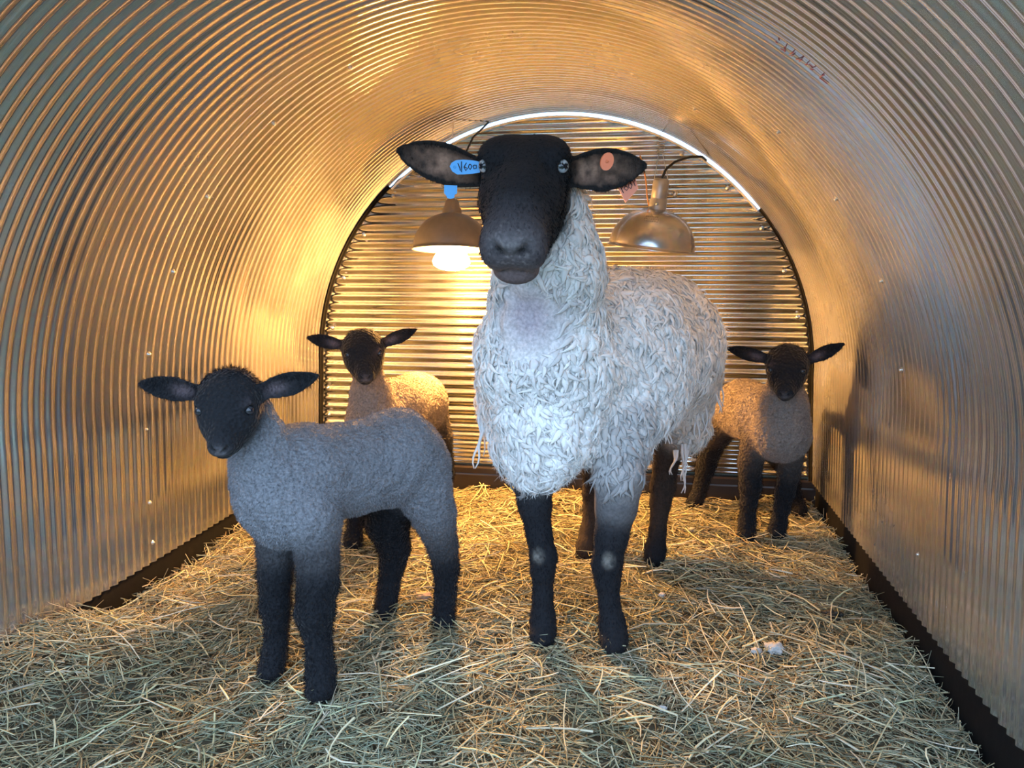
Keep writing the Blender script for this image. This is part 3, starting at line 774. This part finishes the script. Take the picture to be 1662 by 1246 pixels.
# ================================================================== LAMBS
def build_lamb(name, label, head, trunk, legs, ears, woolc, hairn, seed, feet=()):
    P = []
    for (a, b) in trunk: P.append(Cone(K(*a), K(*b), .022, woolc))
    for L in legs:
        for a, b in zip(L[:-1], L[1:]): P.append(Cone(K(*a[:4]), K(*b[:4]), .010, b[4]))
    for (x, y, Y, rx, ry, rz) in feet: P.append(Ell(atY(x, y, Y), (rx, ry, rz), None, .01, BLK))
    (ex, ey, eY), yaw, pitch, roll, e, L = head
    H = Head(atY(ex, ey, eY), yaw, pitch, roll, e, L)
    P += [H.ell(0, -.32, -.25, 1.28, .66, 1.15, .4, BLK), H.ell(0, .0, -.2, 1.18, .5, .85, .4, BLK),
          H.cone((0, .10, -.42), .80, (0, .62, -.42), .54, .4, BLK), H.cone((0, .55, -.42), .54, (0, .84, -.46), .46, .3, BLK),
          H.cone((-.42, -.1, -1.0), .74, (-.12, .58, -.84), .48, .4, BLK), H.cone((.42, -.1, -1.0), .74, (.12, .58, -.84), .48, .4, BLK),
          H.ell(-.18, .90, -.5, .32, .16, .36, .2, BLK), H.ell(.18, .90, -.5, .32, .16, .36, .2, BLK), H.ell(0, .86, -.88, .32, .16, .2, .15, BLK)]
    for sg in (-1, 1):
        P += [H.ell(sg*.86, .08, .30, .26, .20, .18, .25, BLK), H.ell(sg*.62, .22, -.50, .36, .34, .42, .4, BLK)]
    for sg in (-1, 1):
        P.append(H.ell(sg*1.0, .23, .18, .22, .13, .17, .08, None, True))
        P.append(H.cone((sg*.08, 1.06, -.42), .05, (sg*.30, .98, -.25), .075, .08, None)); P[-1].sub = True
        P.append(H.cone((sg*.02, 1.07, -.80), .035, (sg*.36, .88, -.78), .035, .06, None)); P[-1].sub = True
    P.append(H.cone((0, 1.09, -.45), .03, (0, 1.05, -.78), .03, .05, None)); P[-1].sub = True
    toC = nrm(CAM-H.O); E = []
    for (sg, tx, ty, tY, wd, nx, nz) in ears:
        q = Ear(H.p(sg*1.1, -.40, -.10), atY(tx, ty, tY), wd, toC+np.array([nx, 0, nz]), .0075, .012, .010, BLK); E.append(q); P.append(q)
    V, Q = surface(P, .0030, zmin=-.012)
    n = normals(V, Q); col = paint(V, P, .007)
    wm = np.clip((col.mean(1)-.03)/(np.mean(woolc)*.6), 0, 1)
    V = V+n*(wm*(.0016*noise(V, 60, seed)+.0020*noise(V, 135, seed+1)))[:, None]
    X, Y, Z = V.T
    for q in E:
        t, v, _ = q.loc(X, Y, Z); a = np.exp(-((v/(q.w*.45))**2+((t-.28)/.16)**2))*.75*(n @ q.n > .3)
        col = col*(1-a[:, None])+a[:, None]*np.array((.16, .12, .13))
    d = np.linalg.norm(V-H.p(0, 1.02, -.40), axis=1); a = np.clip(1-d/.014, 0, 1)*.8
    col = col*(1-a[:, None])+a[:, None]*np.array((.075, .068, .075))
    rel = (V-H.O) @ H.R/np.array([H.e, H.L, H.e]); fz = (rel[:, 1] > .8)*(rel[:, 1] < 1.4)*(rel[:, 2] > -1.2)*(rel[:, 2] < .3)*(np.abs(rel[:, 0]) < .8)
    a = fz*np.exp(-((rel[:, 0]/.30)**2+((rel[:, 2]+.42)/.22)**2))*.8
    col = col*(1-a[:, None])+a[:, None]*np.array((.11, .10, .108))  # glint on the nose painted in as a pale grey patch
    for sg in (-1, 1):
        a = fz*np.exp(-(((rel[:, 0]-sg*.20)/.12)**2+((rel[:, 2]+.34-.25*(np.abs(rel[:, 0])-.2))/.085)**2)); col = col*(1-.92*a[:, None])
    ctr = V.mean(0)
    root = empty(name, (ctr[0], ctr[1], 0)); tag(root, label, 'lamb')
    mesh('body', V, [Q], M_wool, root, col)
    # woolly nap on the trunk, longer hair on head and legs
    q, ww = sample(V, Q, int(hairn*1.2), wm); p = mixv(V, q, ww); nn2 = mixv(n, q, ww)
    sw = np.stack([noise(p, 55, 31), noise(p, 55, 32), noise(p, 55, 33)], 1)
    Dr = nn2*.9+np.array([0, .2, -.35])+.45*sw+rng.normal(0, .15, p.shape); Dr /= np.linalg.norm(Dr, axis=1)[:, None]
    cc = mixv(col, q, ww)*rng.uniform(.75, 1.5, len(p))[:, None]
    a = blades(p, Dr, rng.uniform(.0025, .0050, len(p)), rng.uniform(.0003, .0007, len(p)), np.clip(cc, 0, .8), .5*np.cross(Dr, sw))
    mesh('wool', a[0], [a[1], a[2]], M_hair, root, a[3])
    q, ww = sample(V, Q, hairn, 1-wm); p = mixv(V, q, ww); nn2 = mixv(n, q, ww)
    rel = (p-H.O) @ H.R; face = np.where((np.linalg.norm(rel, axis=1) < 2.9*e) & (rel[:, 1] > -.35*L) & (rel[:, 2] > -1.5*e), .36, 1.0)
    face = np.where((rel[:, 1] < -.55*L) & (np.abs(rel[:, 0]) < .8*e) & (np.linalg.norm(rel, axis=1) < 2.9*e), 1.5, face)
    sw = np.stack([noise(p, 40, 41), noise(p, 40, 42), noise(p, 40, 43)], 1)
    fm = (face < .9)[:, None]
    Dr = np.where(fm, nn2*.35-H.F*.8+.15*sw, nn2*.75+np.array([0, 0, -.55])+.45*sw)+rng.normal(0, .18, p.shape); Dr /= np.linalg.norm(Dr, axis=1)[:, None]
    a = blades(p, Dr, rng.uniform(.004, .0085, len(p))*face, rng.uniform(.0002, .00042, len(p))*np.clip(face+.2, .5, 1), mixv(col, q, ww)*(rng.uniform(.6, 1.25, len(p))*np.where(face < .9, .75, 1))[:, None], rng.normal(0, .2, p.shape))
    mesh('short_hair', a[0], [a[1], a[2]], M_hair, root, a[3])
    eye_parts(H, root, .93, .21, .12, e*.19, (.035, .035, .04))
    return H
WG = (.175, .176, .190)
def build_lambs():
    W_ = WG; D1 = (.09, .085, .088)
    build_lamb('lamb', 'grey-woolled black-faced lamb standing side-on in front, left of the ewe', ((368, 657, 1.195), -15, 38, 0, .0435, .083),
        [((406, 668, 1.255, 34), (434, 755, 1.285, 56)), ((434, 755, 1.285, 56), (452, 800, 1.29, 66)), ((452, 800, 1.29, 68), (490, 770, 1.345, 78)), ((490, 770, 1.345, 78), (560, 762, 1.43, 72)),
         ((560, 762, 1.43, 72), (645, 742, 1.525, 75)), ((470, 830, 1.295, 62), (500, 840, 1.28, 50)), ((645, 742, 1.525, 75), (680, 750, 1.56, 48))],
        [[(450, 850, 1.32, 38, W_), (449, 893, 1.315, 30, D1), (447, 930, 1.31, 27, BLK), (447, 982, 1.305, 24, BLK), (449, 1005, 1.305, 19, BLK), (449, 1030, 1.305, 17, BLK), (445, 1062, 1.30, 21, BLK)],
         [(512, 850, 1.285, 42, W_), (515, 905, 1.265, 33, D1), (516, 945, 1.255, 32, BLK), (511, 992, 1.25, 31, BLK), (514, 1020, 1.25, 23, BLK), (518, 1050, 1.245, 20, BLK), (520, 1088, 1.24, 25, BLK)],
         [(676, 770, 1.535, 58, W_), (702, 830, 1.54, 36, W_), (718, 885, 1.56, 24, D1), (724, 920, 1.565, 20.5, BLK), (723, 965, 1.555, 16.5, BLK), (721, 990, 1.55, 18, BLK)],
         [(640, 790, 1.58, 50, W_), (628, 845, 1.585, 35, BLK), (640, 888, 1.60, 25, BLK), (637, 915, 1.60, 20, BLK), (630, 955, 1.585, 16.5, BLK), (627, 980, 1.58, 18, BLK)]],
        [(-1, 222, 622, 1.215, .0225, -.2, -.15), (1, 519, 608, 1.225, .0225, .2, -.15)], WG, 42000, 50,
        [(440, 1085, 1.29, .025, .030, .022), (520, 1116, 1.23, .0275, .032, .024), (720, 1008, 1.54, .025, .029, .02), (625, 994, 1.57, .025, .029, .02)])
    W_ = (.22, .185, .165); D1 = (.06, .05, .045)
    build_lamb('lamb', 'lamb at the back by the left wall, standing behind the front lamb', ((590, 570, 1.90), 2, 34, 2, .0435, .083),
        [((597, 585, 1.955, 20), (602, 645, 1.985, 32)), ((602, 645, 1.985, 32), (608, 690, 2.0, 44)), ((608, 690, 2.0, 47), (635, 668, 2.12, 52)), ((635, 668, 2.12, 52), (676, 656, 2.35, 50)), ((676, 656, 2.35, 50), (688, 662, 2.42, 34))],
        [[(590, 720, 2.0, 26, W_), (584, 770, 1.99, 20, D1), (580, 815, 1.985, 16, BLK), (577, 845, 1.98, 12, BLK), (574, 872, 1.975, 14, BLK), (573, 880, 1.965, 16, BLK)],
         [(632, 720, 2.0, 26, W_), (634, 770, 1.99, 20, D1), (636, 815, 1.985, 16, BLK), (636, 845, 1.98, 12, BLK), (636, 872, 1.975, 14, BLK), (636, 880, 1.965, 16, BLK)],
         [(694, 670, 2.40, 34, W_), (712, 710, 2.41, 22, D1), (722, 750, 2.43, 14, BLK), (725, 768, 2.43, 12, BLK), (725, 795, 2.41, 9.5, BLK), (724, 812, 2.40, 12, BLK)],
         [(664, 680, 2.42, 36, W_), (660, 720, 2.43, 22, D1), (664, 755, 2.45, 14, BLK), (664, 775, 2.44, 11, BLK), (662, 800, 2.42, 9.5, BLK), (660, 815, 2.41, 12, BLK)]],
        [(-1, 496, 547, 1.91, .0195, -.2, -.15), (1, 678, 533, 1.93, .0195, .2, -.2)], W_, 26000, 60)
    build_lamb('lamb', 'brown-tinged lamb at the back by the right wall, hind legs spread wide', ((1277, 596, 2.10), -2, 38, 1, .0425, .083),
        [((1275, 605, 2.16, 22), (1270, 660, 2.185, 38)), ((1270, 660, 2.185, 38), (1267, 702, 2.19, 45)), ((1267, 702, 2.19, 45), (1240, 676, 2.28, 48)), ((1240, 676, 2.28, 48), (1208, 664, 2.42, 46)), ((1208, 664, 2.42, 46), (1196, 672, 2.47, 34))],
        [[(1228, 715, 2.22, 26, W_), (1217, 752, 2.215, 19, D1), (1218, 790, 2.21, 17.5, BLK), (1215, 815, 2.205, 13, BLK), (1213, 845, 2.205, 13, BLK), (1212, 866, 2.20, 15, BLK)],
         [(1284, 725, 2.22, 24, W_), (1281, 765, 2.225, 17, D1), (1274, 800, 2.23, 15.5, BLK), (1269, 825, 2.23, 12, BLK), (1264, 848, 2.24, 12.5, BLK), (1261, 862, 2.24, 15, BLK)],
         [(1186, 676, 2.46, 32, W_), (1166, 702, 2.47, 22, D1), (1153, 730, 2.49, 17, BLK), (1146, 755, 2.51, 15.5, BLK), (1138, 785, 2.51, 11.5, BLK), (1130, 810, 2.495, 12, BLK), (1126, 817, 2.49, 13, BLK)],
         [(1238, 690, 2.46, 34, W_), (1262, 735, 2.47, 20, D1), (1278, 765, 2.49, 14, BLK), (1285, 785, 2.50, 12.5, BLK), (1292, 812, 2.48, 11, BLK), (1298, 828, 2.46, 13, BLK)]],
        [(-1, 1178, 564, 2.115, .020, -.2, -.15), (1, 1372, 557, 2.10, .020, .2, -.2)], W_, 26000, 70)

# ================================================================== LAMPS
def hang_wire(b, p, q, r=.0008, sag=0.0, n=8):
    t = np.linspace(0, 1, n)[:, None]; P = np.asarray(p)*(1-t)+np.asarray(q)*t; P[:, 2] -= sag*np.sin(math.pi*t[:, 0]); b.tube(P, r, 5)
def build_lamp_lit():
    c = atY(733, 404, 2.42)                      # centre of the rim
    top = atY(733, 345, 2.42); Rr = .122; hh = top[2]-c[2]
    root = empty('heat_lamp', tuple(c)); tag(root, 'lit heat lamp with dull bell shade and glowing bulb beside the ewe\'s face', 'lamp')
    b = MB(); pro = []
    for i in range(17):
        t = i/16*math.pi/2*.93; pro.append((Rr*math.cos(t)**.9 if t < 1.5 else .02, hh*math.sin(t)))
    pro = [(Rr+.003, -.004), (Rr+.0035, .001)] + pro
    tl = math.radians(-5); RT = np.array([[1, 0, 0], [0, math.cos(tl), -math.sin(tl)], [0, math.sin(tl), math.cos(tl)]])
    b.lathe(pro, c, RT, 56); b.build('shade', M_oldalu, root)
    b = MB(); b.lathe([(Rr+.003, -.004), (Rr-.001, -.003)]+[(max(.02, r-.003), z-.002) for r, z in pro[2:]], c, RT, 56); b.build('reflector', M_inner, root)
    b = MB(); z1 = hh*.98
    b.lathe([(.030, z1-.008), (.030, z1+.012), (.024, z1+.024), (.021, z1+.040), (.012, z1+.046), (.0001, z1+.047)], c, RT, 28); b.build('socket', M_oldalu, root)
    b = MB()                                     # reflector bulb below the rim
    b.lathe([(.016, .055), (.018, .035), (.030, .015), (.045, -.010), (.056, -.028), (.060, -.040), (.056, -.052), (.040, -.062), (.020, -.067), (.0001, -.068)], c, RT, 40)
    b.build('bulb', M_bulb, root)['label'] = 'glowing white-hot bulb'
    b = MB(); k = c+np.array([0, 0, z1+.10])
    for sg in (-1, 1): hang_wire(b, c+np.array([sg*.024, 0, z1]), k, .0009)
    th = np.linspace(0, 2*math.pi, 17)
    b.tube([k+np.array([.018*math.cos(a)-.0, 0, .02+.022*math.sin(a)]) for a in th], .0008, 5)
    top_z = ZC + math.sqrt(R0**2-(k[0]-.006)**2)
    hang_wire(b, k+[0, 0, .04], (k[0]+.01, k[1], top_z-.004), .0009, n=4); b.build('hanger_wire', M_wire, root)
    b = MB(); s0 = c+np.array([0, 0, z1+.045])
    b.tube([s0, s0+[.004, 0, .03], s0+[.014, .01, .06], s0+[.03, .03, .12], s0+[.05, .10, .2], (s0[0]+.09, D-.03, s0[2]+.27)], .0032, 8); b.build('cord', M_cord, root)
def build_lamp_off():
    c = atY(1057, 403, 2.42); Rr = .130
    a = math.radians(7)                          # leans a little
    R = np.array([[math.cos(a), 0, math.sin(a)], [0, 1, 0], [-math.sin(a), 0, math.cos(a)]]) @ np.array([[1, 0, 0], [0, math.cos(.05), -math.sin(.05)], [0, math.sin(.05), math.cos(.05)]])
    T = lambda p: c+R @ np.asarray(p, float)
    root = empty('brooder_lamp', tuple(c)); tag(root, 'unlit shiny aluminium clamp lamp above the ewe\'s back', 'lamp')
    hh = .118; pro = [(Rr+.004, -.002), (Rr+.004, .002)]
    for i in range(19):
        t = i/18*math.pi/2*.90; pro.append((Rr*math.cos(t)**.85, hh*math.sin(t)))
    b = MB(); b.lathe(pro, c, R, 64); b.build('shade', M_alu, root)
    b = MB(); b.lathe([(max(.015, r-.003), z-.002) for r, z in pro[1:]], c, R, 64); b.build('reflector', M_inner, root)
    z1 = hh*.97
    b = MB(); b.lathe([(.026, z1-.006), (.026, z1+.030), (.023, z1+.033), (.024, z1+.036), (.024, z1+.084), (.020, z1+.092), (.0001, z1+.093)], c, R, 28); so = b.build('socket', M_plastic, root)
    b = MB(); b.lathe([(.0001, .004), (.004, .0035), (.0045, 0)], T((-.002, -.0265, z1+.018)), np.stack([[1, 0, 0], [0, 0, 1], [0, -1, 0]], 1), 12); b.build('screw', M_screw, so)
    b = MB()                                     # turn switch on the right
    b.tube([T((.023, 0, z1+.052)), T((.040, 0, z1+.052))], .004, 8); b.tube([T((.040, 0, z1+.052)), T((.052, 0, z1+.052))], .009, 10); b.build('switch', M_screw, so)
    b = MB()                                     # printed lines
    for j, (z, w0) in enumerate(((.093, .016), (.086, .020), (.080, .018))):
        tt = math.asin(min(1, z/hh)); rr = Rr*math.cos(tt)**.85+.0006
        for s in np.linspace(-w0, w0, 7):
            an = -math.pi/2+s/rr-.15; b.tube([T((rr*math.cos(an), rr*math.sin(an), z)), T((rr*math.cos(an+.03), rr*math.sin(an+.03), z))], .0008, 4)
    b.build('print', M_ink, root)
    tp = T((0, 0, z1+.09)); end = atY(1146, 260, 2.60)
    b = MB(); P4 = [tp, tp+[.012, .0, .03], tp+[.04, .03, .055], tp+[.085, .09, .075], tp+[.125, .14, .082], end]
    P4 = np.array(P4); t = np.linspace(0, 1, 6); tt = np.linspace(0, 1, 24)
    b.tube(np.stack([np.interp(tt, t, P4[:, i]) for i in range(3)], 1), .0040, 8); b.build('cord', M_cord, root)
    b = MB()
    for sg in (-1, 1):
        hang_wire(b, T((sg*.022, 0, z1+.08)), tp+np.array([sg*.004-.005, 0, .085]), .0011)
    coil = [tp+np.array([-.005+.011*math.cos(s*.9), .011*math.sin(s*.9), .075+s*.0011]) for s in range(40)]
    b.tube(coil, .0010, 5)
    k = coil[-1]; hang_wire(b, k, (k[0]+.03, k[1]+.02, ZC+math.sqrt(R0**2-(k[0]+.024)**2)-.004), .0009, n=4); b.build('hanger_wire', M_wire, root)
    b = MB(); q = T((-.026, 0, z1+.01))
    b.tube([q, q+[-.006, 0, .03], q+[-.010, .004, .07], q+[-.018, .01, .11], q+[-.03, .02, .15]], .0022, 6); b.build('tie_cord', M_bcord, root)

# ================================================================== small things on the straw
def puff(name, label, cat, p, r, col, mat, group=None, flat=.6):
    ob = empty(name, (p[0], p[1], p[2])) if False else None
    th = 40; V = []; 
    i = np.arange(420); ph = np.arccos(1-2*(i+.5)/420); t = math.pi*(1+5**.5)*i
    U = np.stack([np.cos(t)*np.sin(ph), np.sin(t)*np.sin(ph), np.cos(ph)], 1)
    import bmesh
    bm = bmesh.new(); bmesh.ops.create_icosphere(bm, subdivisions=4, radius=1.0)
    U = np.array([v.co[:] for v in bm.verts]); F = np.array([[v.index for v in f.verts] for f in bm.faces]); bm.free()
    k = 1+.30*noise(U, 2.3, int(p[0]*1000) % 97)+.16*noise(U, 6.0, 5)+.06*noise(U, 14, 9)
    V = U*k[:, None]*np.array([r, r*.8, r*flat])+np.asarray(p)
    c = np.array(col)[None]*(1+.12*noise(U, 5, 3))[:, None]
    o = mesh(name, V, [F], mat, None, c); return tag(o, label, cat, group)
def zf(x, y): return float(hfloor(np.array([x]), np.array([y]))[0])
def on_floor(px, py):
    d = ray(px, py); p = CAM+d*(.012-CAM[2])/d[2]; return np.array([p[0], p[1], zf(p[0], p[1])+.010])
def small_things():
    G = 'tufts of shed wool on the straw'
    for (px, py, r, lab) in ((1258, 1046, .019, 'largest white tuft of shed wool, on the straw right of the ewe'), (1228, 1046, .011, 'small grey wool tuft close beside the largest white tuft'),
                             (1074, 974, .008, 'small white wool tuft just right of the ewe\'s front hooves'), (962, 925, .008, 'tiny pale wool tuft behind the ewe\'s front leg'),
                             (1124, 862, .011, 'pale wool tuft on the golden straw below the right-hand lamb\'s hind hoof'), (1076, 1140, .008, 'small wool tuft on the straw in front of the ewe')):
        puff('wool_tuft', lab, 'wool', on_floor(px, py), r, (.40, .39, .37), M_lock, G)
    puff('stone', 'smooth pinkish lump like a stone lying in straw between the front lamb\'s hind hooves', 'stone', on_floor(688, 970), .020, (.42, .32, .27), M_lock, None, .5)
    b = MB(); import bmesh
    p0 = on_floor(1352, 990)
    for i in range(14):
        bm = bmesh.new(); bmesh.ops.create_icosphere(bm, subdivisions=2, radius=1)
        U = np.array([v.co[:] for v in bm.verts]); F = np.array([[v.index for v in f.verts] for f in bm.faces]); bm.free()
        a = random.uniform(0, 6.28); rr = .022*random.random()**.5
        b.add(U*np.array([.008, .007, .006])+p0+[rr*math.cos(a), rr*math.sin(a), .012*(1-rr/.022)], (), F)
    tag(b.build('droppings', M_dung), 'small dark heap of droppings on the straw near the right wall', 'droppings', kind='stuff')

build_ewe()
build_lambs()
build_lamp_lit()
build_lamp_off()
small_things()
